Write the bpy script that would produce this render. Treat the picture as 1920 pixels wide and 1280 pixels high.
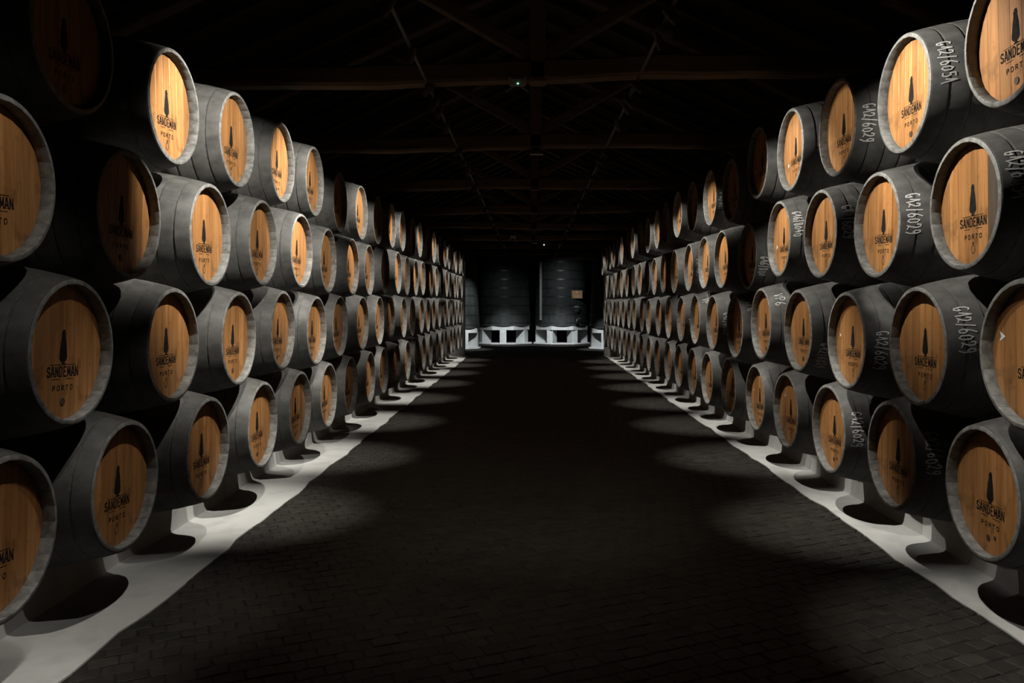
import bpy, math, random
from mathutils import Vector, Matrix

scene = bpy.context.scene
col = scene.collection
for o in list(bpy.data.objects):
    bpy.data.objects.remove(o)
random.seed(7)
PI = math.pi

# ------------------------------------------------------------------ camera, world, exposure
F = 1480.0                      # focal length in pixels of the 1920 wide frame
cam_data = bpy.data.cameras.new('camera')
cam_data.sensor_width = 36.0
cam_data.lens = 36.0 * F / 1920.0
cam_data.shift_x = -37.0 / 1920.0
cam_data.shift_y = -68.0 / 1920.0
cam_data.clip_start = 0.05
cam_data.clip_end = 200
cam = bpy.data.objects.new('camera', cam_data)
col.objects.link(cam)
EYE = 1.6
cam.location = (0, 0, EYE)
cam.rotation_euler = (PI / 2, 0, 0)
scene.camera = cam

world = bpy.data.worlds.new('cellar_air')
scene.world = world
world.use_nodes = True
world.node_tree.nodes['Background'].inputs[0].default_value = (0.55, 0.62, 0.5, 1)
world.node_tree.nodes['Background'].inputs[1].default_value = 0.0006
vs = scene.view_settings
vs.view_transform = 'Standard'
vs.look = 'None'
vs.exposure = 0.0
vs.gamma = 1.0
vs.use_curve_mapping = False
try:
    scene.cycles.use_denoising = True
    scene.cycles.use_light_tree = True
    scene.cycles.max_bounces = 8
    scene.cycles.diffuse_bounces = 1
    scene.cycles.sample_clamp_indirect = 0.24
except Exception:
    pass
LAMP = (1.0, 0.955, 0.87)
COOL = (0.90, 0.97, 1.0)
FLOOD_W = 165.0
ACCENT_W = 110.0
WASH_W = 255.0


# ------------------------------------------------------------------ helpers
def tag(o, label=None, cat=None, group=None, kind=None):
    if label:
        o['label'] = label
    if cat:
        o['category'] = cat
    if group:
        o['group'] = group
    if kind:
        o['kind'] = kind
    return o


def empty(name, loc=(0, 0, 0), rz=0.0):
    o = bpy.data.objects.new(name, None)
    o.empty_display_size = 0.1
    o.location = loc
    o.rotation_euler = (0, 0, rz)
    col.objects.link(o)
    return o


def link(name, me, parent=None, mat=None):
    o = bpy.data.objects.new(name, me)
    col.objects.link(o)
    if parent:
        o.parent = parent
    if mat is not None and not me.materials:
        me.materials.append(mat)
    return o


class MB:
    def __init__(self):
        self.v, self.f, self.m = [], [], []

    def add(self, vs_, fs, mi=0):
        b = len(self.v)
        self.v += [tuple(p) for p in vs_]
        self.f += [tuple(i + b for i in f) for f in fs]
        self.m += [mi] * len(fs)

    def box(self, x0, x1, y0, y1, z0, z1, mi=0, bev=0.0):
        if bev <= 0:
            p = [(x, y, z) for z in (z0, z1) for y in (y0, y1) for x in (x0, x1)]
            self.add(p, [(0, 2, 3, 1), (4, 5, 7, 6), (0, 1, 5, 4), (2, 6, 7, 3), (0, 4, 6, 2), (1, 3, 7, 5)], mi)
            return
        b = bev
        loop = lambda xa, xb, ya, yb, z, c: [(xa + c, ya, z), (xb - c, ya, z), (xb, ya + c, z), (xb, yb - c, z),
                                             (xb - c, yb, z), (xa + c, yb, z), (xa, yb - c, z), (xa, ya + c, z)]
        L = [loop(x0 + b, x1 - b, y0 + b, y1 - b, z0, b * .6), loop(x0, x1, y0, y1, z0 + b, b),
             loop(x0, x1, y0, y1, z1 - b, b), loop(x0 + b, x1 - b, y0 + b, y1 - b, z1, b * .6)]
        self.loft(L, mi, True)

    def loft(self, loops, mi=0, caps=True):
        n = len(loops[0])
        vs_ = [p for L in loops for p in L]
        fs = []
        for k in range(len(loops) - 1):
            for i in range(n):
                j = (i + 1) % n
                fs.append((k * n + i, k * n + j, (k + 1) * n + j, (k + 1) * n + i))
        if caps:
            fs.append(tuple(reversed(range(n))))
            fs.append(tuple((len(loops) - 1) * n + i for i in range(n)))
        self.add(vs_, fs, mi)

    def tube(self, a, b, r0, r1=None, n=12, mi=0):
        r1 = r0 if r1 is None else r1
        a, b = Vector(a), Vector(b)
        d = (b - a).normalized()
        u = d.orthogonal().normalized()
        w = d.cross(u)
        ring = lambda c, r: [c + (u * math.cos(2 * PI * i / n) + w * math.sin(2 * PI * i / n)) * r for i in range(n)]
        self.loft([ring(a, r0), ring(b, r1)], mi, True)

    def beam(self, a, b, w, h, mi=0, up=(0, 0, 1)):
        """a bar from a to b, w wide across, h tall"""
        a, b = Vector(a), Vector(b)
        d = (b - a).normalized()
        s = d.cross(Vector(up)).normalized()
        t = s.cross(d).normalized()
        c = min(w, h) * .1
        prof = [(-w / 2 + c, -h / 2), (w / 2 - c, -h / 2), (w / 2, -h / 2 + c), (w / 2, h / 2 - c), (w / 2 - c, h / 2),
                (-w / 2 + c, h / 2), (-w / 2, h / 2 - c), (-w / 2, -h / 2 + c)]
        N = 5
        loops = []
        for k in range(N):
            p = a.lerp(b, k / (N - 1))
            loops.append([p + s * x + t * z for x, z in prof])
        self.loft(loops, mi, True)

    def mesh(self, name, mats, smooth=False):
        me = bpy.data.meshes.new(name)
        me.from_pydata(self.v, [], self.f)
        for m in mats:
            me.materials.append(m)
        if len(mats) > 1:
            me.polygons.foreach_set('material_index', self.m)
        if smooth:
            me.polygons.foreach_set('use_smooth', [True] * len(me.polygons))
            try:
                me.set_sharp_from_angle(angle=math.radians(35))
            except Exception:
                pass
        me.update()
        return me

    def obj(self, name, mats, parent=None, smooth=False):
        if not isinstance(mats, (list, tuple)):
            mats = [mats]
        return link(name, self.mesh(name, mats, smooth), parent)


# ------------------------------------------------------------------ materials
def node(nt, kind, loc=(0, 0), **kw):
    n = nt.nodes.new(kind)
    n.location = loc
    for k, v in kw.items():
        setattr(n, k, v)
    return n


def mat(name, c0, c1=None, rough=0.6, scale=(6, 6, 6), detail=6, bump=0.0, contrast=(0.35, 0.7), tint=0.0, metallic=0.0,
        coord='Object', rough2=None, spec=0.5, fine=None):
    """noise between c0 and c1, stretched by scale; tint = per object value spread; fine = second finer noise darkening"""
    m = bpy.data.materials.new(name)
    m.use_nodes = True
    nt = m.node_tree
    b = nt.nodes['Principled BSDF']
    b.inputs['Roughness'].default_value = rough
    b.inputs['Metallic'].default_value = metallic
    b.inputs['Specular IOR Level'].default_value = spec
    if c1 is None:
        b.inputs['Base Color'].default_value = (*c0, 1)
        return m
    tc = node(nt, 'ShaderNodeTexCoord')
    mp = node(nt, 'ShaderNodeMapping')
    mp.inputs['Scale'].default_value = scale
    nt.links.new(tc.outputs[coord], mp.inputs[0])
    oi = node(nt, 'ShaderNodeObjectInfo')
    if coord == 'Object':
        mul = node(nt, 'ShaderNodeVectorMath', operation='SCALE')
        mul.inputs[0].default_value = (37.1, 11.7, 23.3)
        nt.links.new(oi.outputs['Random'], mul.inputs['Scale'])
        nt.links.new(mul.outputs[0], mp.inputs['Location'])
    no = node(nt, 'ShaderNodeTexNoise')
    no.inputs['Scale'].default_value = 1.0
    no.inputs['Detail'].default_value = detail
    no.inputs['Roughness'].default_value = 0.6
    nt.links.new(mp.outputs[0], no.inputs['Vector'])
    rp = node(nt, 'ShaderNodeValToRGB')
    rp.color_ramp.elements[0].position = contrast[0]
    rp.color_ramp.elements[1].position = contrast[1]
    rp.color_ramp.elements[0].color = (*c0, 1)
    rp.color_ramp.elements[1].color = (*c1, 1)
    nt.links.new(no.outputs['Fac'], rp.inputs[0])
    out = rp.outputs[0]
    if fine:
        n2 = node(nt, 'ShaderNodeTexNoise')
        n2.inputs['Scale'].default_value = fine[0]
        n2.inputs['Detail'].default_value = 4
        nt.links.new(tc.outputs[coord], n2.inputs['Vector'])
        r2 = node(nt, 'ShaderNodeValToRGB')
        r2.color_ramp.elements[0].position = fine[1]
        r2.color_ramp.elements[1].position = fine[2]
        r2.color_ramp.elements[0].color = (fine[3],) * 3 + (1,)
        r2.color_ramp.elements[1].color = (1, 1, 1, 1)
        nt.links.new(n2.outputs['Fac'], r2.inputs[0])
        mx = node(nt, 'ShaderNodeMix', data_type='RGBA', blend_type='MULTIPLY')
        mx.inputs[0].default_value = 1.0
        nt.links.new(out, mx.inputs[6])
        nt.links.new(r2.outputs[0], mx.inputs[7])
        out = mx.outputs[2]
    if tint > 0:
        mr = node(nt, 'ShaderNodeMapRange')
        mr.inputs[3].default_value = 1.0 - tint
        mr.inputs[4].default_value = 1.0 + tint
        nt.links.new(oi.outputs['Random'], mr.inputs[0])
        hs = node(nt, 'ShaderNodeHueSaturation')
        nt.links.new(mr.outputs[0], hs.inputs['Value'])
        nt.links.new(out, hs.inputs['Color'])
        out = hs.outputs[0]
    nt.links.new(out, b.inputs['Base Color'])
    if rough2 is not None:
        mr2 = node(nt, 'ShaderNodeMapRange')
        mr2.inputs[3].default_value = rough
        mr2.inputs[4].default_value = rough2
        nt.links.new(no.outputs['Fac'], mr2.inputs[0])
        nt.links.new(mr2.outputs[0], b.inputs['Roughness'])
    if bump > 0:
        bp = node(nt, 'ShaderNodeBump')
        bp.inputs['Strength'].default_value = bump
        bp.inputs['Distance'].default_value = 0.01
        nt.links.new(no.outputs['Fac'], bp.inputs['Height'])
        nt.links.new(bp.outputs[0], b.inputs['Normal'])
    return m


M = {}
M['stave'] = mat('weathered_dark_oak', (.085, .083, .079), (.175, .172, .163), .62, (4, 9, 9), 8, .15, (.3, .75), .02,
                 fine=(14, .3, .62, .72))
M['rim'] = mat('worn_grey_end_grain', (.13, .13, .123), (.34, .34, .32), .65, (22, 22, 22), 6, .3, (.32, .72), .12)
M['hoop'] = mat('painted_iron_hoop', (.080, .078, .074), (.168, .165, .157), .6, (4, 9, 9), 8, .15, (.3, .75), .03,
                fine=(14, .3, .62, .7))
M['head'] = mat('varnished_orange_oak', (.29, .122, .038), (.56, .275, .100), .42, (4, 30, 2.2), 8, .05, (.3, .72), .24,
                fine=(11, .30, .44, .62), spec=.4)
M['stained'] = mat('grey_stained_oak', (.055, .045, .036), (.15, .11, .075), .5, (4, 30, 2.2), 8, .05, (.3, .72), .05)
M['print'] = mat('black_stencil_ink', (.010, .0095, .009), (.024, .022, .020), .85, (30, 30, 30), spec=.12)
M['faded'] = mat('faded_stencil_ink', (.09, .05, .03), (.14, .075, .04), .6, (30, 30, 30))
M['chalk'] = mat('white_chalk_paint', (.72, .72, .69), (.9, .9, .87), .9, (60, 60, 60), spec=.1)
M['bung'] = mat('dark_bung_wood', (.05, .03, .018), (.12, .07, .04), .6, (40, 40, 40))
M['white'] = mat('white_lime_paint', (.70, .70, .675), (.85, .85, .825), .7, (1.6, 1.6, 1.6), 8, .15, (.3, .6), coord='Object',
                 fine=(5, .25, .5, .8))
M['sett'] = mat('worn_dark_sett', (.020, .0180, .0145), (.058, .053, .044), .62, (9, 9, 9), 8, .5, (.3, .72), .15, rough2=.8)
M['sett_mass'] = mat('worn_dark_sett_run', (.020, .0180, .0145), (.058, .053, .044), .62, (9, 9, 9), 8, .5, (.3, .72), 0, rough2=.8)
M['bed'] = mat('dark_earth_bed', (.014, .0125, .010), (.034, .031, .026), .8, (9, 9, 9), 6, .2)
M['beam'] = mat('old_rough_timber', (.036, .024, .012), (.12, .078, .038), .8, (1.6, 14, 14), 8, .5, (.3, .75), .15)
M['roof'] = mat('dark_roof_boards', (.010, .0085, .006), (.026, .022, .016), .85, (1.5, 12, 12), 6, .2)
M['wall'] = mat('black_painted_wall', (.012, .012, .011), (.030, .029, .026), .8, (2, 2, 2), 6, .2)
M['vat'] = mat('black_painted_vat_staves', (.026, .030, .028), (.060, .068, .063), .75, (6, 6, 1.5), 7, .2, (.3, .75), .1)
M['vathoop'] = mat('black_vat_hoop', (.022, .025, .024), (.055, .06, .056), .4, (6, 6, 6), 5)
M['rail'] = mat('black_track_metal', (.05, .05, .048), (.09, .09, .087), .45, (10, 10, 10), metallic=.6)
M['can'] = mat('black_lamp_metal', (.005, .005, .005), (.012, .012, .012), .6, (10, 10, 10))
M['plastic'] = mat('off_white_plastic', (.74, .72, .66), (.84, .82, .76), .5, (8, 8, 8))
M['dark_plastic'] = mat('dark_plastic', (.015, .015, .015), (.03, .03, .03), .4, (8, 8, 8))
M['plate'] = mat('brown_plaque', (.50, .26, .12), (.66, .38, .19), .5, (6, 6, 6), contrast=(.3, .7))
M['plate_ink'] = mat('pale_yellow_plaque_lettering', (.70, .58, .30), (.78, .66, .36), .5, (6, 6, 6))
M['pale'] = mat('pale_grey_paint', (.40, .41, .38), (.52, .53, .50), .5, (4, 4, 4))
M['steel'] = mat('dull_steel', (.42, .43, .42), (.6, .6, .58), .35, (20, 20, 20), metallic=.7)


def emit(name, c, s):
    m = bpy.data.materials.new(name)
    m.use_nodes = True
    b = m.node_tree.nodes['Principled BSDF']
    b.inputs['Base Color'].default_value = (*c, 1)
    b.inputs['Emission Color'].default_value = (*c, 1)
    b.inputs['Emission Strength'].default_value = s
    return m


M['led'] = emit('green_status_light', (.35, 1, .6), 3.0)
M['led_white'] = emit('white_status_light', (.8, 1, .85), 1.5)

# ------------------------------------------------------------------ room shell
XW0, XW1, Y0, Y1 = -4.65, 4.80, -2.5, 36.5
ZW = 3.55
RIDGE_X, RIDGE_Z = 0.05, 5.8
b = MB(); b.box(XW0 - .3, XW0, Y0, Y1, -.1, ZW + .2); tag(b.obj('wall_left', M['wall']), kind='structure')
b = MB(); b.box(XW1, XW1 + .3, Y0, Y1, -.1, ZW + .2); tag(b.obj('wall_right', M['wall']), kind='structure')
for nm, ya, yb in (('wall_back', Y1, Y1 + .3), ('wall_front', Y0 - .3, Y0)):
    b = MB()
    pr = [(XW0 - .3, -.1), (XW1 + .3, -.1), (XW1 + .3, ZW), (RIDGE_X, RIDGE_Z + .2), (XW0 - .3, ZW)]
    b.loft([[(x, ya, z) for x, z in pr], [(x, yb, z) for x, z in pr]])
    tag(b.obj(nm, M['wall']), kind='structure')

# the roof: two slopes of lapped boards on common rafters
ceil_b = MB()
for sx, xe in ((-1, XW0 - .3), (1, XW1 + .3)):
    n = 24
    for k in range(n):
        t0, t1 = k / n, (k + 1.18) / n
        p0 = (xe + (RIDGE_X - xe) * t0, ZW + (RIDGE_Z - ZW) * t0)
        p1 = (xe + (RIDGE_X - xe) * min(1, t1), ZW + (RIDGE_Z - ZW) * min(1, t1))
        lift = .018
        pr = [(p0[0], p0[1] + lift), (p1[0], p1[1]), (p1[0], p1[1] + .02), (p0[0], p0[1] + lift + .02)]
        ceil_b.loft([[(x, Y0 - .3, z) for x, z in pr], [(x, Y1 + .3, z) for x, z in pr]])
ceiling = tag(ceil_b.obj('ceiling', M['roof']), kind='structure')
raf = MB()
for k in range(52):
    y = Y0 + .4 + k * .74
    for xe in (XW0 - .1, XW1 + .1):
        raf.beam((xe, y, ZW - .05), (RIDGE_X, y, RIDGE_Z - .07), .08, .10, up=(0, 1, 0))
o = raf.obj('common_rafter', M['roof'], ceiling); tag(o, 'dark sawn rafters under the boards', kind='stuff')

# ------------------------------------------------------------------ floor of dark setts, white painted margins
fl = MB(); fl.box(XW0 - .3, XW1 + .3, Y0 - .3, Y1 + .3, -.2, -.0050)
floor = tag(fl.obj('floor', M['bed']), kind='structure')
XL, XR = -2.0, 2.31


def edge_wob(y, s):
    return .012 * math.sin(y * 3.1 + s) + .010 * math.sin(y * 7.7 + 2 * s) + .006 * math.sin(y * 17.3 + 3 * s)


rs = random.Random(3)
ang = math.radians(24)
ca, sa = math.cos(ang), math.sin(ang)
U, V = .128, .098
cells = []
ri = -400
for r in range(-140, 420):
    for c in range(-60, 190):
        u = (c + (.5 if r % 2 else 0)) * U
        v = r * V
        x = u * ca - v * sa
        y = u * sa + v * ca
        if XL - .02 < x < XR + .02 and 2.7 < y < 31.5:
            cells.append((x, y, u, v))
cells.sort(key=lambda c: c[1])


def sett_polys(x, y):
    """a worn block: rounded crown, six sided top, its own height"""
    g = .0022
    hw, hd = U / 2 - g, V / 2 - g
    top = rs.uniform(-.0025, .002)
    c1, c2 = rs.uniform(.004, .011), rs.uniform(.004, .011)
    base = [(-hw + c1, -hd), (hw - c2, -hd), (hw, -hd + c2), (hw, hd - c1), (hw - c1, hd), (-hw + c2, hd), (-hw, hd - c2), (-hw, -hd + c1)]
    j = [(rs.uniform(-.006, .006), rs.uniform(-.006, .006)) for _ in base]
    pts = [(px + a, py + b_) for (px, py), (a, b_) in zip(base, j)]
    rot = rs.uniform(-.06, .06)
    tx, ty = rs.uniform(-.006, .006), rs.uniform(-.010, .010)

    def place(s, z):
        out = []
        for px, py in pts:
            px, py = px * s, py * s
            X = x + px * math.cos(ang + rot) - py * math.sin(ang + rot)
            Y = y + px * math.sin(ang + rot) + py * math.cos(ang + rot)
            lo, hi = XL + edge_wob(Y, 0) + .004, XR + edge_wob(Y, 2) - .004
            X = min(max(X, lo), hi)
            out.append((X, Y, z + px * tx * 2 + py * ty * 2))
        return out
    return [place(1.0, -.014), place(.985, top - .0035), place(.90, top)]


inview = [c for c in cells if abs(c[0] + .05) < .70 * c[1] + .2 and c[1] > 3.2]
near = set(id(c) for c in inview[:300])
mass = MB()
for c in cells:
    loops = sett_polys(c[0], c[1])
    if id(c) in near:
        s = MB(); 
        cx, cy = c[0], c[1]
        s.loft([[(p[0] - cx, p[1] - cy, p[2]) for p in L] for L in loops])
        s.f.pop(-2); s.m.pop(-2)
        o = s.obj('cobble', M['sett'], floor)
        o.location = (cx, cy, 0)
    else:
        L = loops[1:] if c[1] > 12 else loops
        n0 = len(mass.f)
        mass.loft(L)
        mass.f.pop(-2); mass.m.pop(-2)
tag(mass.obj('cobbles', M['sett_mass'], floor), kind='stuff')


# white painted margin strip, kerb face and kerb top, one each side
def margin(name, xi, xf, xo, sgn, s):
    b = MB()
    ys = [1.0 + .22 * k for k in range(109)]
    prof = []
    for y in ys:
        if y > 24.75:
            y = 24.75
        w = edge_wob(y, s)
        f = .012 * math.sin(y * 2.3 + s) + .008 * math.sin(y * 6.1)
        prof.append([(xi + w, y, -.02), (xi + w, y, .004), (xi + w + sgn * .02, y, .009), (xf + f - sgn * .05, y, .010 + .002 * math.sin(5 * y)),
                     (xf + f - sgn * .008, y, .020), (xf + f, y, .045), (xf + f * 1.4, y, .13), (xf + f, y, .226), (xf + f + sgn * .012, y, .2375),
                     (xo, y, .2375), (xo, y, -.02)])
    b.loft(prof)
    return tag(b.obj(name, M['white'], smooth=True), kind='structure')


margin('trim_1', XL, -2.52, XW0, -1, 0)
margin('trim_2', XR, 2.67, XW1, 1, 2)

# white painted end blocks that stop the two rows of casks
for nm, xa, xb in (('trim_3', -2.10, XW0), ('trim_4', 2.28, XW1)):
    b = MB(); b.box(min(xa, xb), max(xa, xb), 24.78, 25.0, -.02, 2.98, 0, .015)
    tag(b.obj(nm, M['white']), kind='structure')

# ------------------------------------------------------------------ casks
L_C, R0, RB = 1.30, .332, .4255
REC = .055                       # head set in from the chime
RIN = .311
NST = 28


def rad(x):
    u = (x - L_C / 2) / (L_C / 2)
    return R0 + (RB - R0) * (1 - u * u)


XS = [0.004, .06, .16, .30, .48, .65, .82, 1.0, 1.14, 1.24, 1.296]


def stave_mesh():
    b = MB()
    h = PI / NST
    g = .00035
    loops = []
    for k, x in enumerate(XS):
        r = rad(x)
        ri = RIN if (x < .07 or x > 1.23) else r - .028
        ga = g / r
        o_ = [(-h + ga, r - .0002), (-h + ga * 3.2, r - .0002), (0, r + .0002), (h - ga * 3.2, r - .0002), (h - ga, r - .0002), (h - ga, ri), (-h + ga, ri)]
        loops.append([(x, rr * math.sin(a), rr * math.cos(a)) for a, rr in o_])
    # rounded chime edge
    def shr(x, d):
        r = rad(x)
        ga = g / r
        o_ = [(-h + ga, r - d), (-h + ga * 3.2, r - d), (0, r - d), (h - ga * 3.2, r - d), (h - ga, r - d), (h - ga, RIN + .002), (-h + ga, RIN + .002)]
        return [(x - .004, rr * math.sin(a), rr * math.cos(a)) for a, rr in o_]
    loops = [shr(.004, .006)] + loops
    b.loft(loops)
    n = 7
    # material: outer faces dark, end grain and the inside of the chime pale
    for fi, f in enumerate(b.f):
        if fi < n:                       # rounded edge
            b.m[fi] = 1
        elif fi >= n * (len(loops) - 1):
            b.m[fi] = 1
        else:
            i = fi % n
            if i == 5:
                b.m[fi] = 1
    b.f = [tuple(reversed(f)) for f in b.f]
    me = b.mesh('stave', [M['stave'], M['rim']], True)
    return me


def shell_mesh():
    """the whole body in one mesh for casks far off: grooved between staves"""
    b = MB()
    n = NST * 2
    def ring(x, r, groove):
        return [(x, (r - (groove if i % 2 == 0 else 0)) * math.sin(PI * i / NST), (r - (groove if i % 2 == 0 else 0)) * math.cos(PI * i / NST)) for i in range(n)]
    loops = [ring(.065, RIN, 0), ring(.002, RIN + .002, 0), ring(0, RIN + .006, 0), ring(0, R0 - .006, .002), ring(.004, R0, .003)]
    loops += [ring(x, rad(x), .003) for x in XS[1:]]
    loops += [ring(1.296, RIN, 0), ring(1.24, RIN, 0)]
    b.loft(loops, 0, False)
    for fi in range(len(b.f)):
        k = fi // n
        if k < 4:
            b.m[fi] = 1
    b.f = [tuple(reversed(f)) for f in b.f]
    return b.mesh('body', [M['stave'], M['rim']], True)


def hoop_mesh(xa, xb):
    b = MB()
    n = 48
    def ring(x, r):
        return [(x, r * math.sin(2 * PI * i / n), r * math.cos(2 * PI * i / n)) for i in range(n)]
    t = .0030
    b.loft([ring(xa, rad(xa) - .004), ring(xa, rad(xa) + t - .001), ring(xa + .002, rad(xa) + t), ring(xb - .002, rad(xb) + t), ring(xb, rad(xb) + t - .001),
            ring(xb, rad(xb) - .004)], 0, False)
    b.f = [tuple(reversed(f)) for f in b.f]
    return b.mesh('hoop', [M['hoop']], True)


def board_mesh(k, n, rr=RIN - .0005):
    """k-th of n vertical head boards, cut to the round"""
    w = 2 * rr / n
    y0, y1 = -rr + k * w + .0008, -rr + (k + 1) * w - .0008
    y0, y1 = max(y0, -rr + .0005), min(y1, rr - .0005)
    N = 7
    top = [(y0 + (y1 - y0) * i / N) for i in range(N + 1)]
    z = lambda y: math.sqrt(max(rr * rr - y * y, 1e-7))
    out = [(y, z(y)) for y in top] + [(y, -z(y)) for y in reversed(top)]
    b = MB()
    ins = .0018
    cx = (y0 + y1) / 2
    def sc(y, zz):
        return (y - math.copysign(ins, y - cx), zz * (1 - ins / max(abs(zz), .02)))
    b.loft([[(REC + .025, y, zz) for y, zz in out], [(REC + .0012, y, zz) for y, zz in out], [(REC, *sc(y, zz)) for y, zz in out]])
    return b.mesh('head_board', [M['head']])


def disc_mesh():
    b = MB()
    n = 40
    ring = lambda x, r: [(x, r * math.sin(2 * PI * i / n), r * math.cos(2 * PI * i / n)) for i in range(n)]
    b.loft([ring(REC + .025, RIN), ring(REC, RIN)])
    # grooved joints between the boards
    for k in range(1, 7):
        y = -RIN + k * 2 * RIN / 7
        z = math.sqrt(RIN ** 2 - y * y) - .004
        b.box(REC - .0004, REC + .002, y - .0012, y + .0012, -z, z, 1)
    return b.mesh('head', [M['head'], M['bung']])


# --- flat stencil print on the heads.  (u to the reader's right, v up)
GL = {
    'S': [[(.88, .80), (.70, .97), (.32, .97), (.12, .80), (.14, .62), (.86, .40), (.88, .20), (.70, .03), (.30, .03), (.10, .20)]],
    'A': [[(.06, 0), (.42, 1), (.58, 1), (.94, 0)], [(.24, .32), (.76, .32)]],
    'N': [[(.12, 0), (.12, 1), (.88, 0), (.88, 1)]],
    'D': [[(.14, 0), (.14, 1), (.60, 1), (.88, .78), (.88, .22), (.60, 0), (.14, 0)]],
    'E': [[(.88, 1), (.16, 1), (.16, 0), (.88, 0)], [(.16, .52), (.70, .52)]],
    'M': [[(.06, 0), (.12, 1), (.50, .25), (.88, 1), (.94, 0)]],
    'P': [[(.16, 0), (.16, 1), (.70, 1), (.88, .82), (.88, .66), (.70, .48), (.16, .48)]],
    'O': [[(.30, 0), (.10, .25), (.10, .75), (.30, 1), (.70, 1), (.90, .75), (.90, .25), (.70, 0), (.30, 0)]],
    'R': [[(.14, 0), (.14, 1), (.70, 1), (.88, .82), (.88, .68), (.70, .50), (.14, .50)], [(.50, .50), (.92, 0)]],
    'T': [[(.04, 1), (.96, 1)], [(.50, 1), (.50, 0)]],
    'G': [[(.80, .92), (.50, 1), (.15, .75), (.08, .40), (.25, .05), (.60, .0), (.80, .25), (.78, .42)], [(.78, .42), (.42, .30)]],
    '1': [[(.10, .30), (.55, 1.0), (.70, 0)]],
    '2': [[(.10, .70), (.30, .98), (.70, .95), (.82, .65), (.50, .30), (.10, .02), (.35, .14), (.90, .0)]],
    '/': [[(.10, -.15), (.65, 1.15)]],
    '6': [[(.85, 1.05), (.40, .70), (.12, .25), (.35, 0), (.75, .05), (.85, .32), (.55, .50), (.20, .35)]],
    '0': [[(.45, .75), (.12, .50), (.15, .12), (.50, 0), (.85, .20), (.85, .58), (.45, .75)]],
    '5': [[(.90, .98), (.30, .95), (.22, .55), (.65, .60), (.88, .30), (.60, .0), (.12, .05)]],
    '9': [[(.80, .62), (.45, .45), (.15, .65), (.30, .95), (.70, .98), (.82, .65), (.70, .20), (.30, -.10)]],
    '4': [[(.60, 1), (.10, .35), (.90, .35)], [(.65, .60), (.60, 0)]],
    '8': [[(.50, .52), (.15, .75), (.35, 1), (.70, .95), (.75, .72), (.20, .28), (.35, 0), (.75, .08), (.80, .32), (.50, .52)]],
    'V': [[(.05, 1), (.45, 0), (.90, 1)]],
    '7': [[(.1, 1), (.9, 1), (.4, 0)]],
    '<': [[(.9, .9), (.1, .5), (.9, .1)]],
}


def stroke_quads(poly, w):
    """flat ribbon pieces, overlapping at the joints"""
    out = []
    for (a, b_) in zip(poly, poly[1:]):
        a, b_ = Vector(a), Vector(b_)
        d = b_ - a
        if d.length < 1e-6:
            continue
        d.normalize()
        n = Vector((-d.y, d.x)) * w / 2
        e = d * w * .32
        out.append([a - e + n, b_ + e + n, b_ + e - n, a - e - n])
    return out


def put_text(b, txt, u0, v0, w, h, gap, sw, lift=0.0):
    u = u0
    x = REC - .0010 - lift
    for ch in txt:
        if ch in GL:
            for poly in GL[ch]:
                for q in stroke_quads([(u + px * w, v0 + py * h) for px, py in poly], sw):
                    b.add([(x, -p.x, p.y) for p in q], [(0, 1, 2, 3)])
        u += w + gap


def lettering_mesh():
    b = MB()
    n = 8
    w, gap = .0245, .0062
    tot = n * w + (n - 1) * gap
    put_text(b, 'SANDEMAN', -tot / 2, -.112, w, .043, gap, .0072)
    # serifs that make the letters read as a slab stencil
    u = -tot / 2
    for ch in 'SANDEMAN':
        if ch in 'ANM':
            for px in (.08, .92):
                b.add([(REC - .0012, -(u + px * w + s), zz) for s, zz in ((-.0055, -.112), (.0055, -.112), (.0055, -.1085), (-.0055, -.1085))], [(0, 1, 2, 3)])
        u += w + gap
    x = REC - .0011
    def rule(u0, u1, v, t=.0028):
        b.add([(x, -u0, v), (x, -u1, v), (x, -u1, v + t), (x, -u0, v + t)], [(0, 1, 2, 3)])
    rule(-.095, -.020, -.0605); rule(.022, .095, -.0605)
    rule(-.080, -.022, -.1265); rule(.022, .080, -.1265)
    w, gap = .021, .0125
    tot = 5 * w + 4 * gap
    put_text(b, 'PORTO', -tot / 2, -.176, w, .0215, gap, .0044)
    return b.mesh('lettering', [M['print']])


def emblem_mesh():
    pts = [(-.006, .101), (.003, .105), (.011, .099), (.012, .090), (.017, .083), (.014, .074), (.021, .045), (.026, .010), (.029, -.022), (.027, -.034),
           (.017, -.044), (.008, -.048), (.011, -.052), (.021, -.0555), (.022, -.059), (.004, -.060), (-.016, -.060), (-.017, -.056), (-.009, -.051),
           (-.009, -.047), (-.021, -.042), (-.029, -.033), (-.030, -.018), (-.026, .010), (-.019, .045), (-.013, .074), (-.016, .083), (-.011, .090)]
    b = MB()
    x = REC - .0013
    # as horizontal bands so that the outline may be concave
    left = [p for p in pts if p[0] < 0]
    right = [p for p in pts if p[0] >= 0]
    left.sort(key=lambda p: -p[1]); right.sort(key=lambda p: -p[1])
    def at(side, v):
        if v >= side[0][1]:
            return side[0][0]
        for (u0, v0), (u1, v1) in zip(side, side[1:]):
            if v0 >= v >= v1:
                return u0 + (u1 - u0) * (v0 - v) / max(v0 - v1, 1e-9)
        return side[-1][0]
    zs = sorted({round(p[1], 5) for p in pts}, reverse=True)
    zs = [z for z in zs if -.060 <= z <= .103]
    row = []
    for z in zs:
        row.append(((x, -at(left, z), z), (x, -at(right, z), z)))
    vs_, fs = [], []
    for k, (a, c) in enumerate(row):
        vs_ += [a, c]
        if k:
            fs.append((2 * k - 2, 2 * k - 1, 2 * k + 1, 2 * k))
    b.add(vs_, fs)
    return b.mesh('emblem', [M['print']])


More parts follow.
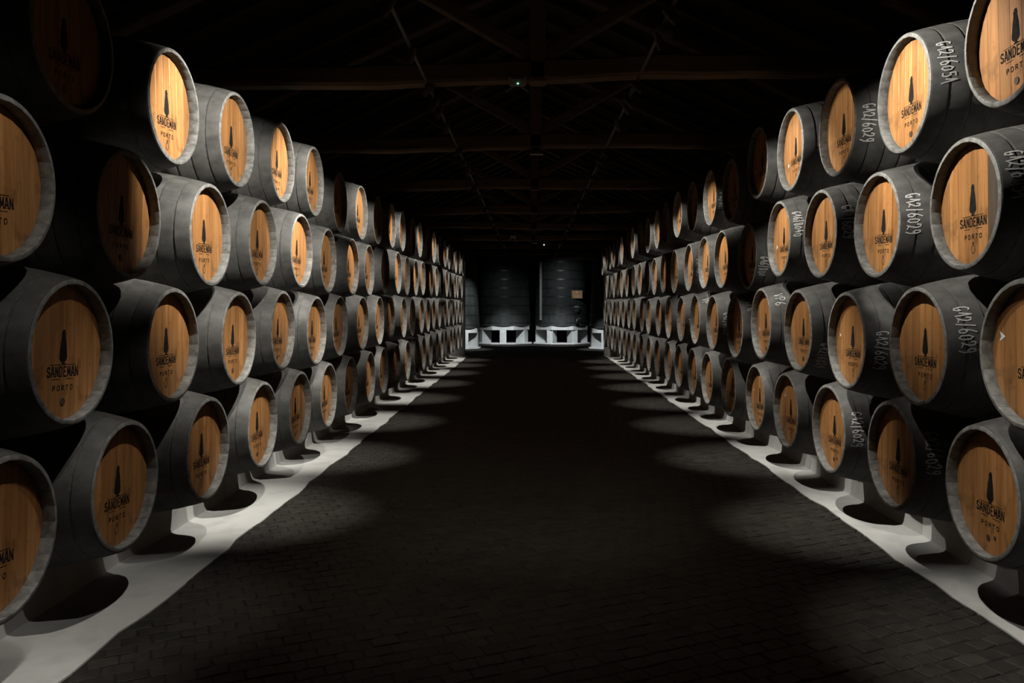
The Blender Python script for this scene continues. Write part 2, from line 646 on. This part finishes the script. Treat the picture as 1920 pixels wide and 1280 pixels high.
def bung_mesh(style):
    b = MB()
    n = 14
    z0 = -.228
    if style == 0:
        b.tube((REC - .004, 0, z0), (REC + .01, 0, z0), .017, .019, n)
    elif style == 1:
        for i in range(n):
            a0, a1 = 2 * PI * i / n, 2 * PI * (i + 1) / n
            p = [(REC - .001, r * math.cos(a) * .8, z0 + r * math.sin(a)) for a, r in ((a0, .024), (a1, .024), (a1, .019), (a0, .019))]
            b.add(p, [(0, 1, 2, 3)])
        b.tube((REC - .003, 0, z0 + .03), (REC + .005, 0, z0 + .03), .005, .006, 8)
    else:
        b.tube((REC - .005, .01, z0), (REC + .01, .01, z0), .013, .014, n)
        b.tube((REC - .003, -.045, z0 + .012), (REC + .01, -.045, z0 + .012), .009, .010, n)
    return b.mesh('bung', [M['bung']])


def chalk_mesh(txt, x0, phi0, h, w, gap, sw=.0085, jit=0):
    """chalk hand on the side of the cask that faces the room's near end; reads downward, tops of the letters away from the head"""
    b = MB()
    r_ = random.Random(jit + len(txt))
    adv = 0.0
    for ch in txt:
        dx, rot, sc = r_.uniform(-.004, .004), r_.uniform(-.10, .10), r_.uniform(.88, 1.1)
        hh = h * sc
        if ch in '0':
            hh *= 1.1
        if ch in GL:
            for poly in GL[ch]:
                pts = []
                for (px, py), (qx, qy) in zip(poly, poly[1:]):
                    m_ = 2
                    for i in range(m_):
                        pts.append((px + (qx - px) * i / m_, py + (qy - py) * i / m_))
                pts.append(poly[-1])
                P = []
                for px, py in pts:
                    cx, cy = (px - .5) * w, (py - .5) * hh
                    P.append((adv + w / 2 + cx * math.cos(rot) - cy * math.sin(rot), x0 + dx + h / 2 + cx * math.sin(rot) + cy * math.cos(rot)))
                for q in stroke_quads(P, sw):
                    vs_ = []
                    for p in q:
                        X = p.y
                        rr = rad(X) + .0040
                        phi = phi0 - p.x / rr
                        vs_.append((X, -rr * math.cos(phi), rr * math.sin(phi)))
                    b.add(vs_, [(0, 1, 2, 3)])
        adv += (w if ch not in '1/' else w * .8) + gap
    return b.mesh('chalk_writing', [M['chalk']])


ST = stave_mesh()
SH = shell_mesh()
HOOPS = [hoop_mesh(*x) for x in ((.008, .088), (.100, .190), (.202, .292), (.306, .392), (.908, .998), (1.108, 1.198))]
BOARDS = {n: [board_mesh(k, n) for k in range(n)] for n in (6, 7, 8)}
DISC = disc_mesh()
LET, EMB = lettering_mesh(), emblem_mesh()
BUNG = [bung_mesh(i) for i in range(3)]
# head marks of white chalk seen on some casks: little arrow heads and dots
def arrow_mesh(z, y, s):
    b = MB()
    x = REC - .0014
    b.add([(x, y + s * .5, z + s * .6), (x, y - s * .6, z), (x, y + s * .5, z - s * .6), (x, y + s * .15, z)], [(0, 1, 2, 3)])
    return b.mesh('chalk_mark', [M['chalk']])


ORD = ['first', 'second', 'third', 'fourth', 'fifth', 'sixth', 'seventh', 'eighth', 'ninth', 'tenth', 'eleventh', 'twelfth', 'thirteenth', 'fourteenth',
       'fifteenth', 'sixteenth', 'seventeenth', 'eighteenth', 'nineteenth', 'twentieth', 'twenty-first', 'twenty-second', 'twenty-third', 'twenty-fourth']


def ordinal(i):
    if i < 20:
        return ORD[i]
    tens = {2: 'twent', 3: 'thirt', 4: 'fort', 5: 'fift'}[(i + 1) // 10]
    return tens + 'ieth' if (i + 1) % 10 == 0 else tens + 'y-' + ORD[(i + 1) % 10 - 1]


TIER = ['bottom', 'lower middle', 'upper middle', 'top']

# measured head positions along the hall
KL = 3.108
LEFT = [[u * KL for u in (1.018, 1.321, 1.656, 1.992, 2.304, 2.64, 2.967, 3.30, 3.64)],
        [u * KL for u in (1.167, 1.504, 1.835, 2.16, 2.469, 2.793, 3.155, 3.51, 3.846)],
        [u * KL for u in (1.034, 1.335, 1.675, 1.996, 2.31, 2.62, 2.967, 3.31, 3.64, 3.98)],
        [u * KL for u in (1.165, 1.495, 1.808, 2.141, 2.469, 2.80, 3.125, 3.472, 3.817)]]
RIGHT = [[3.95, 4.94, 5.98, 7.01, 7.99, 9.06, 10.1, 11.1, 12.1, 13.1],
         [3.467, 4.45, 5.44, 6.38, 7.32, 8.45, 9.47, 10.46, 11.5, 12.5],
         [4.07, 5.12, 6.09, 7.10, 8.12, 9.16, 10.13, 11.15, 12.1, 13.15],
         [3.54, 4.52, 5.47, 6.48, 7.34, 8.40, 9.38, 10.35, 11.3, 12.3]]
XROW = {-1: [2.10, 2.10, 2.10, 2.10], 1: [2.24, 2.163, 2.19, 2.12]}
DIA = .860
CHALK = {  # (tier, index): text, depth from the head, start angle, letter height, letter width
    (3, 1): ('G12/6051', .05, 34, .070, .027), (3, 2): ('G12/6029', .045, 13, .070, .027), (2, 0): ('G12/6051', .045, 37, .075, .027),
    (2, 1): ('G12/6029', .045, 26, .070, .027), (2, 2): ('G12/6029', .045, 30, .068, .027), (2, 3): ('G16/8040', .035, 36, .070, .024),
    (2, 4): ('G16/800', .035, -4, .075, .024), (1, 1): ('G12/6029', .060, 38, .075, .028), (1, 2): ('G12/6029', .065, 12, .068, .028),
    (1, 3): ('G12/6029', .065, -14, .070, .025), (0, 0): ('G12/6029', .06, 26, .07, .027), (0, 1): ('G12/6029', .06, 32, .07, .027),
    (0, 2): ('G12/6029', .05, 28, .07, .027), (3, 6): ('G12/6029', .04, 4, .075, .026), (2, 7): ('G12/6029', .05, 18, .07, .027),
    (0, 7): ('G12/6029', .06, 14, .075, .027), (1, 8): ('G12/6029', .06, 2, .075, .027), (1, 4): ('VP6', .06, 50, .075, .04), (1, 5): ('VP6', .06, 50, .075, .04),
    (1, 6): ('G12/6029', .06, 20, .07, .027), (1, 7): ('VP', .05, 50, .085, .04),
}
ARROWS = {(1, 0): (.07, .235, .045), (1, 4): (-.06, .21, .04), (2, 3): (-.06, .20, .04), (3, 3): (-.10, .18, .035), (3, 4): (-.05, .2, .035), (1, 2): (.03, .22, .03),
          (0, 4): (.06, .21, .03), (0, 3): (.12, .15, .03), (3, 7): (.05, .1, .03)}
cask_pos = {}
rc = random.Random(11)
for side, rows in ((-1, LEFT), (1, RIGHT)):
    place = []
    for t in range(4):
        ys = list(rows[t])
        step = 1.018 if side < 0 else 1.01
        while ys[-1] + step < 24.25:
            ys.append(ys[-1] + step * (1 + rc.uniform(-.025, .025)))
        zs, yy = [], []
        for y in ys:
            if t == 0:
                z = .2375 + RB + .001
            else:
                below = place[t - 1]
                lo = [q for q in below if q[0] <= y]
                hi = [q for q in below if q[0] > y]
                if lo and hi:
                    y = .5 * y + .25 * (lo[-1][0] + hi[0][0])
                elif hi:
                    y = hi[0][0] - .47
                else:
                    y = lo[-1][0] + .505
                if yy and y - yy[-1] < DIA:
                    y = yy[-1] + DIA
                z = 0
                for y2, z2 in below:
                    dy = abs(y - y2)
                    if dy < DIA:
                        z = max(z, z2 + math.sqrt(DIA ** 2 - dy ** 2))
            zs.append(z); yy.append(y)
        ys = yy
        place.append(list(zip(ys, zs)))
    for t in range(4):
        for i, (y, z) in enumerate(place[t]):
            near_c = y < 8.6
            xf = XROW[side][t] + (rc.uniform(-.018, .018) if y > 7 else 0)
            root = empty('wine_cask', (side * xf, y, z), 0 if side > 0 else PI)
            root.rotation_euler.z += rc.uniform(-.012, .012)
            ch = CHALK.get((t, i)) if side > 0 else None
            where = f'{ORD[i]} from the camera, {TIER[t]} tier of the '
            if side < 0:
                lab = 'black wine cask, ' + where + 'stack without chalk'
            elif ch and '/' in ch[0] and len(ch[0]) > 6:
                lab = 'cask chalked ' + ch[0] + ', ' + where + 'chalk-numbered stack'
            else:
                lab = 'black wine cask, ' + where + 'chalk-numbered stack'
            tag(root, lab, 'barrel', f'casks in the {TIER[t]} tier of the ' + ('stack without chalk' if side < 0 else 'chalk-numbered stack'))
            cask_pos[(side, t, i)] = Vector((side * xf, y, z))
            roll = rc.uniform(-.05, .05)
            spin = rc.uniform(0, 2 * PI)
            def part(nm, me, rx=0.0):
                o = bpy.data.objects.new(nm, me)
                col.objects.link(o)
                o.parent = root
                if rx:
                    o.rotation_euler = (rx, 0, 0)
                return o
            if near_c:
                for k in range(NST):
                    part('stave', ST, spin + k * 2 * PI / NST)
                for bi, me in enumerate(BOARDS[rc.choice((6, 7, 7, 8)) if (side, t, i) != (1, 2, 0) else 7]):
                    o = part('head_board', me, roll)
                    if (side, t, i, bi) == (1, 2, 0, 1):
                        o.material_slots[0].link = 'OBJECT'
                        o.material_slots[0].material = M['stained']
                        o['label'] = 'grey stained board beside the emblem'
                for me in HOOPS:
                    part('hoop', me)
                part('bung', BUNG[rc.randrange(3)], roll)
            else:
                part('body', SH, spin)
                part('head', DISC, roll)
                for me in HOOPS[1:4]:
                    part('hoop', me)
            part('lettering', LET, roll)
            part('emblem', EMB, roll)
            if ch:
                part('chalk_writing', chalk_mesh(ch[0], ch[1], math.radians(ch[2]), ch[3], ch[4], .0065, .0068, jit=i * 7 + t))
            if side > 0 and (t, i) in ARROWS:
                part('chalk_mark', arrow_mesh(*ARROWS[(t, i)]))
    if side < 0:
        PL = place
    else:
        PR = place

# ------------------------------------------------------------------ roof trusses
TY = [6.7, 9.6, 12.9, 16.3, 19.7, 23.1, 26.5, 29.9, 33.3]
TILT = [.026, .016, .006, .012, -.01, .008, 0, 0, 0]
TZ = 3.48
NUMB = ['first', 'second', 'third', 'fourth', 'fifth', 'sixth', 'seventh', 'eighth', 'ninth']
TR = [(-3.4, None)] + list(zip(TY, TILT))
for k, (y, tl) in enumerate(zip(TY, TILT)):
    root = empty('roof_truss', (RIDGE_X, y, TZ))
    tag(root, f'dark timber king post roof truss, {NUMB[k]} tie beam along the hall from the camera', 'roof truss', 'king post trusses across the hall')
    xa, xb = XW0 - RIDGE_X - .1, XW1 - RIDGE_X + .1
    # tie beam: rough hewn, slightly out of level
    b = MB()
    rr = random.Random(k + 5)
    N = 26
    loops = []
    for i in range(N):
        x = xa + (xb - xa) * i / (N - 1)
        zc = .10 + tl * x + .012 * math.sin(x * 1.7 + k) + rr.uniform(-.008, .008)
        hh = .085 + rr.uniform(-.006, .006)
        ww = .085
        loops.append([(x, -ww + .02, zc - hh), (x, ww - .02, zc - hh), (x, ww, zc - hh + .025), (x, ww, zc + hh - .02), (x, ww - .02, zc + hh), (x, -ww + .02, zc + hh),
                      (x, -ww, zc + hh - .02), (x, -ww, zc - hh + .025)])
    b.loft(loops)
    b.obj('tie_beam', M['beam'], root)
    top = RIDGE_Z - TZ - .13
    b = MB(); b.beam((0, 0, .0), (0, 0, top), .17, .14, up=(1, 0, 0)); b.obj('king_post', M['beam'], root)
    for s in (-1, 1):
        xe = xb - .1 if s > 0 else xa + .1
        b = MB(); b.beam((xe, 0, ZW - TZ - .14), (0, 0, top - .02), .13, .16, up=(0, 1, 0)); b.obj('principal_rafter', M['beam'], root)
        b = MB(); b.beam((s * .06, 0, .24), (s * 1.75, 0, 1.20), .11, .12, up=(0, 1, 0)); b.obj('strut', M['beam'], root)

# ------------------------------------------------------------------ lighting tracks and their spotlights
XT, ZT = .86, 3.40
for s, wd in ((-1, 'stack without chalk'), (1, 'chalk-numbered stack')):
    t = empty('lighting_track', (s * XT, 1.0, ZT + .03))
    tag(t, f'long thin black lighting track hung under the beams beside the {wd}', 'lighting track', 'ceiling lighting tracks')
    edges = [0.6] + TY
    for a, c in zip(edges, edges[1:]):
        if a > 27:
            break
        b = MB(); b.box(-.011, .011, a - 1.0 + .09, c - 1.0 - .09, -.010, .010, 0, .003); b.obj('rail', M['rail'], t)
        b = MB(); b.box(-.018, .018, c - 1.0 - .10, c - 1.0 + .10, -.012, .02, 0, .004); b.obj('connector', M['can'], t)
        b = MB(); b.tube((0, c - 1.0, .015), (0, c - 1.0, .05 + (.026 * s * XT if False else 0)), .008, n=8); b.obj('hanger', M['can'], t)


def spotlight(src, aim, watts, half_deg, blend, label, group, colr=LAMP, radius=.012):
    src, aim = Vector(src), Vector(aim)
    root = empty('track_spotlight', src)
    tag(root, label, 'spotlight', group)
    d = (aim - src).normalized()
    q = d.to_track_quat('-Z', 'Y')
    up = q @ Vector((0, 1, 0))
    # housing: stepped can around the aim axis
    b = MB()
    n = 14
    u = d.orthogonal().normalized(); w = d.cross(u)
    ring = lambda t_, r: [d * t_ + (u * math.cos(2 * PI * i / n) + w * math.sin(2 * PI * i / n)) * r for i in range(n)]
    b.loft([ring(-.07, .012), ring(-.066, .024), ring(-.02, .026), ring(-.018, .029), ring(.05, .031), ring(.05, .027), ring(.02, .024)])
    b.obj('housing', M['can'], root, True)
    b = MB(); b.tube((0, 0, .030), (0, 0, .050), .018, .020, 12); b.obj('adapter', M['can'], root, True)
    b = MB(); b.tube((0, 0, -.01), (0, 0, .034), .006, n=8); b.obj('stem', M['can'], root)
    ld = bpy.data.lights.new('spot_lamp', 'SPOT')
    ld.energy = watts
    ld.spot_size = math.radians(half_deg * 2)
    ld.spot_blend = blend
    ld.shadow_soft_size = radius
    ld.color = colr
    lo = bpy.data.objects.new('spot_lamp', ld)
    col.objects.link(lo)
    lo.parent = root
    lo.location = d * .056
    lo.rotation_euler = q.to_euler()
    return root


SG = {-1: 'spotlights on the track beside the stack without chalk', 1: 'spotlights on the track beside the chalk-numbered stack'}
fixtures = []
# (place along the track, strength, height aimed at, forward aim, half angle, blend)
SPOTS = {-1: [(2.70, .20, 1.75, .15, 28, .5), (4.45, 1.65, 2.4, .84, 37, .65), (6.62, 1.6, 2.4, .65, 34, .7), (9.15, 1.4, 2.35, .75, 29, .6), (11.9, 1.3, 2.3, .65, 29, .6),
              (14.6, 1.3, 2.3, .30, 29, .6), (17.0, 1.2, 2.3, .30, 29, .6), (19.4, 1.1, 2.25, .3, 30, .6), (21.6, 1.1, 2.2, .3, 31, .6), (23.2, 1.0, 2.2, .3, 31, .6)],
         1: [(2.40, .26, 1.5, .25, 29, .5), (4.25, 1.15, 2.7, .05, 37, .7), (6.40, 1.0, 2.35, .10, 38, .65), (9.20, 1.2, 2.3, .40, 29, .6), (11.1, 1.1, 2.3, .25, 28, .6), (13.7, 1.1, 2.3, .3, 29, .6),
             (16.1, 1.1, 2.3, .3, 29, .6), (18.5, 1.1, 2.25, .3, 30, .6), (20.9, 1.05, 2.2, .3, 30, .6), (23.0, 1.0, 2.2, .3, 31, .6)]}
WASH = {-1: [(2.3, .5), (3.6, .34), (5.6, 1.2), (7.9, 1.2), (10.4, 1.1), (13.1, 1.1), (15.7, 1.1), (18.2, 1.1), (20.6, 1.1), (22.6, 1.1)],
        1: [(2.2, .35), (3.3, .7), (5.3, 1.1), (7.8, 1.2), (10.1, 1.1), (12.4, 1.1), (14.9, 1.1), (17.3, 1.1), (19.7, 1.1), (22.0, 1.1)]}
for s, lst in WASH.items():
    for y, st in lst:
        fixtures.append((s, y, (s * (2.14 if s < 0 else 2.30), y + .45, 0), WASH_W * st, 17, 1.0))
for s, lst in SPOTS.items():
    for y, st, zc, fw, ha, bl in lst:
        fixtures.append((s, y, (s * 2.15, y + fw, zc), FLOOD_W * st, ha, bl))
# tighter lamps on single casks: (side, tier, index, strength, half angle, along offset of the lamp, aim shift)
ACC = [(-1, 2, 4, 1.5, 11, -.25, 0), (1, 2, 1, 1.0, 11, -.2, 0), (1, 2, 3, .7, 10, -.3, 0), (1, 3, 2, .35, 13, -.4, 0), (1, 2, 6, .9, 9, -.3, 0), (1, 1, 4, .8, 9, -.3, 0), (-1, 2, 2, .5, 11, -.5, 0), (-1, 2, 7, .7, 9, -.4, 0), (-1, 2, 9, 1.0, 9, -.4, 0), (-1, 1, 7, 1.0, 9, -.4, 0), (-1, 1, 4, .7, 9, -.4, 0), (1, 3, 1, .5, 13, -.15, 0)]
for s, t, i, st, ha, yo, sh in ACC:
    c = cask_pos.get((s, t, i))
    if c is None:
        continue
    fixtures.append((s, c.y + yo, (c.x, c.y + sh, c.z), ACCENT_W * st, ha, .35))
# lamps at the far end for the vats and their white stands
FAR = [(-1, 26.9, (-2.3, 28.8, 1.75), 300, 19, 1.0, COOL), (1, 29.2, (1.5, 32.6, 1.5), 130, 36, 1.0, COOL), (-1, 29.2, (-1.3, 32.6, 1.2), 55, 33, 1.0, COOL),
       (1, 26.0, (2.5, 28.6, .2), 620, 13, .7, COOL), (-1, 25.6, (-2.3, 28.6, .2), 620, 13, .7, COOL), (-1, 28.4, (-1.0, 32.2, .0), 800, 18, 1.0, COOL), (1, 28.4, (1.1, 32.2, .0), 800, 18, 1.0, COOL)]
fixtures += FAR
fixtures.append((1, 3.2, (-.1, 6.4, 0), 75, 24, 1.0))  # added fill lamp for the dark aisle, stands in for spill of the spots
fixtures.append((-1, 3.4, (-.2, 4.6, 0), 30, 26, 1.0))  # second added fill lamp, brightens the aisle floor nearer the camera
# keep the cans from sitting inside one another along each track
for s in (-1, 1):
    fs = sorted([f for f in fixtures if f[0] == s], key=lambda f: f[1])
    last, idx = -9, 0
    side_name = SG[s].split('beside the ')[1]
    for n_, f in enumerate(fs):
        y = max(f[1], last + .13)
        for ty in TY:
            if abs(y - ty) < .19:
                y = ty + (.20 if y >= ty else -.20)
        last = y
        spotlight((s * XT, y, ZT - .034), f[2], f[3], f[4], f[5], label=f'small black track spotlight, {ordinal(idx)} from the camera on the track beside the {side_name}', group=SG[s], colr=f[6] if len(f) > 6 else LAMP)
        idx += 1

# ------------------------------------------------------------------ far end: vats on white stands
def vat(cx, cy, rb, rt, h, z0, label, seed, doors=False):
    root = empty('oak_vat', (cx, cy, z0))
    tag(root, label, 'vat', 'black vats at the far end')
    n = 64
    b = MB()
    def ring(z, r, g):
        return [((r - (g if i % 2 == 0 else 0)) * math.cos(2 * PI * i / (2 * n)), (r - (g if i % 2 == 0 else 0)) * math.sin(2 * PI * i / (2 * n)), z) for i in range(2 * n)]
    Z = [0, .5, 1.0, 1.5, 2.0, 2.5, h]
    b.loft([ring(z, rb + (rt - rb) * z / h, .003) for z in Z])
    b.obj('staves', M['vat'], root)
    for k in range(8):
        z = .10 + k * .36
        if z > h - .1:
            break
        b = MB()
        m = 48
        r = lambda zz: rb + (rt - rb) * zz / h
        R = lambda zz, e: [((r(zz) + e) * math.cos(2 * PI * i / m), (r(zz) + e) * math.sin(2 * PI * i / m), zz) for i in range(m)]
        b.loft([R(z, -.006), R(z, .008), R(z + .055, .008), R(z + .055, -.006)], 0, False)
        b.obj('hoop', M['vathoop'], root, True)
    return root


def stand(cx, cy, r, zt, angs, label):
    root = empty('vat_stand', (cx, cy, 0))
    tag(root, label, 'stone stand', 'white stands under the vats')
    n = 8
    b = MB()
    oct_ = lambda rr, z, ph=PI / 8: [(rr * math.cos(ph + 2 * PI * i / n), rr * math.sin(ph + 2 * PI * i / n), z) for i in range(n)]
    b.loft([oct_(r, zt - .17), oct_(r + .01, zt - .16), oct_(r + .01, zt - .01), oct_(r, zt)])
    b.obj('slab', M['white'], root)
    b = MB(); b.loft([oct_(r + .12, -.02), oct_(r + .12, .02), oct_(r + .10, .035)])
    b.obj('plinth', M['white'], root)
    for a in angs:
        b = MB()
        d = Vector((math.cos(a), math.sin(a), 0)); s = Vector((-d.y, d.x, 0))
        for_loop = lambda z, e: [d * (r - .06 + e) + s * (.135 + e), d * (r - .50 - e) + s * (.11 + e), d * (r - .50 - e) - s * (.11 + e), d * (r - .06 + e) - s * (.135 + e)]
        b.loft([[(p.x, p.y, z) for p in for_loop(z, e)] for z, e in ((.03, .01), (.06, 0), (zt - .165, 0))])
        b.obj('pier', M['white'], root)
    return root


D6 = [math.radians(a) for a in (-90, -30, 30, 90, 150, 210)]
D6b = [math.radians(a) for a in (-118, -62, -2, 60, 120, 182)]
STD = [(-1.18, 33.55, 1.16, D6, 'white painted stone stand on wedge piers under the wide vat with bare front'),
       (1.26, 33.55, 1.16, D6b, 'white painted stone stand on wedge piers under the vat with a plaque'),
       (-3.12, 29.75, 1.18, [math.radians(a) for a in (-52, -5, 45, 100, 160, 220, -90)], 'white painted stand end showing past the far end of the unchalked casks'),
       (3.36, 29.75, 1.20, [math.radians(a) for a in (-128, 185, 135, 80, 20, -40, -85)], 'white painted stand end showing past the far end of the chalked casks')]
for cx, cy, r, an, lab in STD:
    stand(cx, cy, r, .74, an, lab)
v1 = vat(-1.18, 33.55, 1.15, 1.0, 2.75, .742, 'wide black vat with bare front between two other vats', 1)
v2 = vat(1.26, 33.55, 1.15, 1.0, 2.75, .742, 'wide black vat carrying an orange plaque and a tap', 2)
v3 = vat(-3.12, 29.75, 1.16, 1.02, 2.6, .742, 'black vat with a lit edge, just past the end of the unchalked casks', 3)
v4 = vat(3.36, 29.75, 1.18, 1.04, 2.6, .742, 'unlit black vat just past the end of the chalked casks', 4)


def vat_front(vt, x_world, z_world, rb=1.15, rt=1.0, h=2.75):
    """point on the near face of the vat, in the vat's own frame"""
    x = x_world - vt.location.x
    z = z_world - vt.location.z
    r = rb + (rt - rb) * z / h
    return x, -math.sqrt(r * r - x * x), z


def zy(px_y, Y):
    return EYE + (572 - px_y) * Y / F


def xx(px_x, Y):
    return (px_x - 997) * Y / F


YV = 32.6
x, y, z = vat_front(v2, xx(1082, YV), zy(552, YV))
b = MB(); b.box(x - .22, x + .22, y - .13, y + .05, z - .165, z + .165, 0, .008); pl = b.obj('plaque', M['plate'], v2); tag(pl, 'orange brown plaque with pale yellow lettering')
b = MB()
for (u0, u1, z0, z1) in ((-.055, -.02, .05, .12), (-.012, .008, .05, .12), (.018, .05, .05, .12)):
    b.box(x + u0, x + u1, y - .1345, y - .129, z + z0, z + z1)
for q in range(4):
    b.box(x - .095 + q * .05, x - .058 + q * .05, y - .1345, y - .129, z - .12, z - .03)
b.obj('plaque_lettering', M['plate_ink'], pl)
# hatch with clamp bar, and tap
x, y, z = vat_front(v2, xx(1081, YV), zy(580, YV))
b = MB(); b.tube((x, y + .05, z), (x, y - .05, z), .135, .128, 20); hatch = b.obj('hatch', M['vathoop'], v2, True)
b = MB(); b.box(x - .075, x + .075, y - .075, y - .045, z - .11, z + .06, 0, .01); b.obj('hatch_door', M['vat'], hatch)
b = MB(); b.box(x - .13, x + .13, y - .11, y - .04, z + .075, z + .115, 0, .008); b.box(x - .08, x + .08, y - .11, y - .04, z + .11, z + .155, 0, .008)
b.obj('clamp_bar', M['steel'], hatch)
x, y, z = vat_front(v2, xx(1081.5, YV), zy(602, YV))
b = MB(); b.tube((x, y + .02, z + .03), (x, y - .12, z + .03), .03, .03, 12); b.tube((x, y - .10, z + .09), (x, y - .10, z), .035, .035, 12); tp = b.obj('tap', M['steel'], v2, True)
b = MB(); b.tube((x, y - .10, z + .005), (x, y - .10, z - .10), .045, .05, 12); b.obj('spout', M['dark_plastic'], tp, True)
b = MB(); b.beam((x - .01, y - .10, z + .09), (x + .15, y - .11, z + .135), .03, .02); b.obj('lever', M['steel'], tp)
# pale gauge pipe on the near side of the plaque vat
x, y, z = vat_front(v2, xx(1014, 32.4), 1.5)
b = MB(); b.tube((x, y - .07, zy(600, 32.4) - .742), (x + .0, y - .01 + .04, zy(490, 32.4) - .742), .055, .055, 14)
gp = b.obj('gauge_pipe', M['pale'], v2, True); tag(gp, 'pale grey upright pipe')
for zz in (.35, 1.2, 2.1):
    b = MB(); b.box(x - .075, x + .075, y - .03, y + .16 + zz * .03, zz, zz + .05, 0, .006); b.obj('pipe_bracket', M['vathoop'], gp)

# ------------------------------------------------------------------ small fittings on the tie beams
def access_point(k, px_x, z_off, led, label, hang=0):
    y = TY[k] - .085
    x = xx(px_x, y)
    root = empty('access_point', (x, y, TZ + z_off))
    tag(root, label, 'wireless access point')
    b = MB(); b.box(-.068, .068, -.032, 0, -.055, .022, 0, .006); b.obj('casing', M['plastic'], root)
    b = MB(); b.box(-.050, .050, -.034, -.031, .004, .012); b.obj('seam', M['dark_plastic'], root)
    for s in (-1, 1):
        b = MB(); b.tube((s * .040, -.020, -.052), (s * .038, -.022, -.066), .0045, n=8); b.tube((s * .038, -.022, -.064), (s * .094, -.03, -.108), .0045, .0038, 8)
        b.obj('antenna', M['plastic'], root)
    if hang:
        b = MB(); b.tube((-.03, -.012, .02), (-.03, .09, hang), .008, n=8); b.obj('conduit', M['dark_plastic'], root)
    b = MB(); b.tube((.005, -.031, -.037), (.005, -.036, -.037), .006, .005, 10); b.obj('status_light', led, root)


access_point(0, 970, .005, M['led'], 'small pale access point with two aerials on the first tie beam')
access_point(4, 962, .035 - .2, M['plastic'], 'tiny pale access point on the fifth tie beam, two aerials splayed', .20)


def bullet_camera(k, px_x, dz, label):
    y = TY[k] - .10
    root = empty('security_camera', (xx(px_x, y), y, TZ + dz))
    tag(root, label, 'security camera')
    b = MB(); b.box(-.055, .085, -.03, .03, -.028, .028, 0, .012); b.obj('body', M['dark_plastic'], root)
    b = MB(); b.box(-.06, .10, -.034, .034, -.036, -.024, 0, .004); o = b.obj('sun_shield', M['plastic'], root)
    b = MB(); b.tube((-.055, 0, 0), (-.095, 0, -.006), .03, .032, 14); b.obj('lens', M['dark_plastic'], root, True)
    b = MB(); b.tube((.02, 0, .025), (.02, .03, .05), .012, n=8); b.obj('bracket', M['dark_plastic'], root)


bullet_camera(1, 1003, -.035, 'small dark security camera with pale underside on the second tie beam')
bullet_camera(5, 1001, -.045, 'tiny security camera on the sixth tie beam at the hall centre')
yv = TY[4] - .09
root = empty('motion_sensor', (xx(1020, yv), yv, zy(459, yv)))
tag(root, 'small dark motion sensor with a white light on the fifth tie beam', 'motion sensor')
b = MB(); b.box(-.035, .035, -.03, .0, -.03, .06, 0, .008); b.obj('casing', M['dark_plastic'], root)
b = MB(); b.tube((0, -.015, .05), (0, .09, TZ + .03 - zy(459, yv)), .009, n=8); b.obj('conduit', M['dark_plastic'], root)
b = MB(); b.tube((0, -.028, 0), (0, -.036, 0), .018, .012, 10); b.obj('status_light', M['led_white'], root)
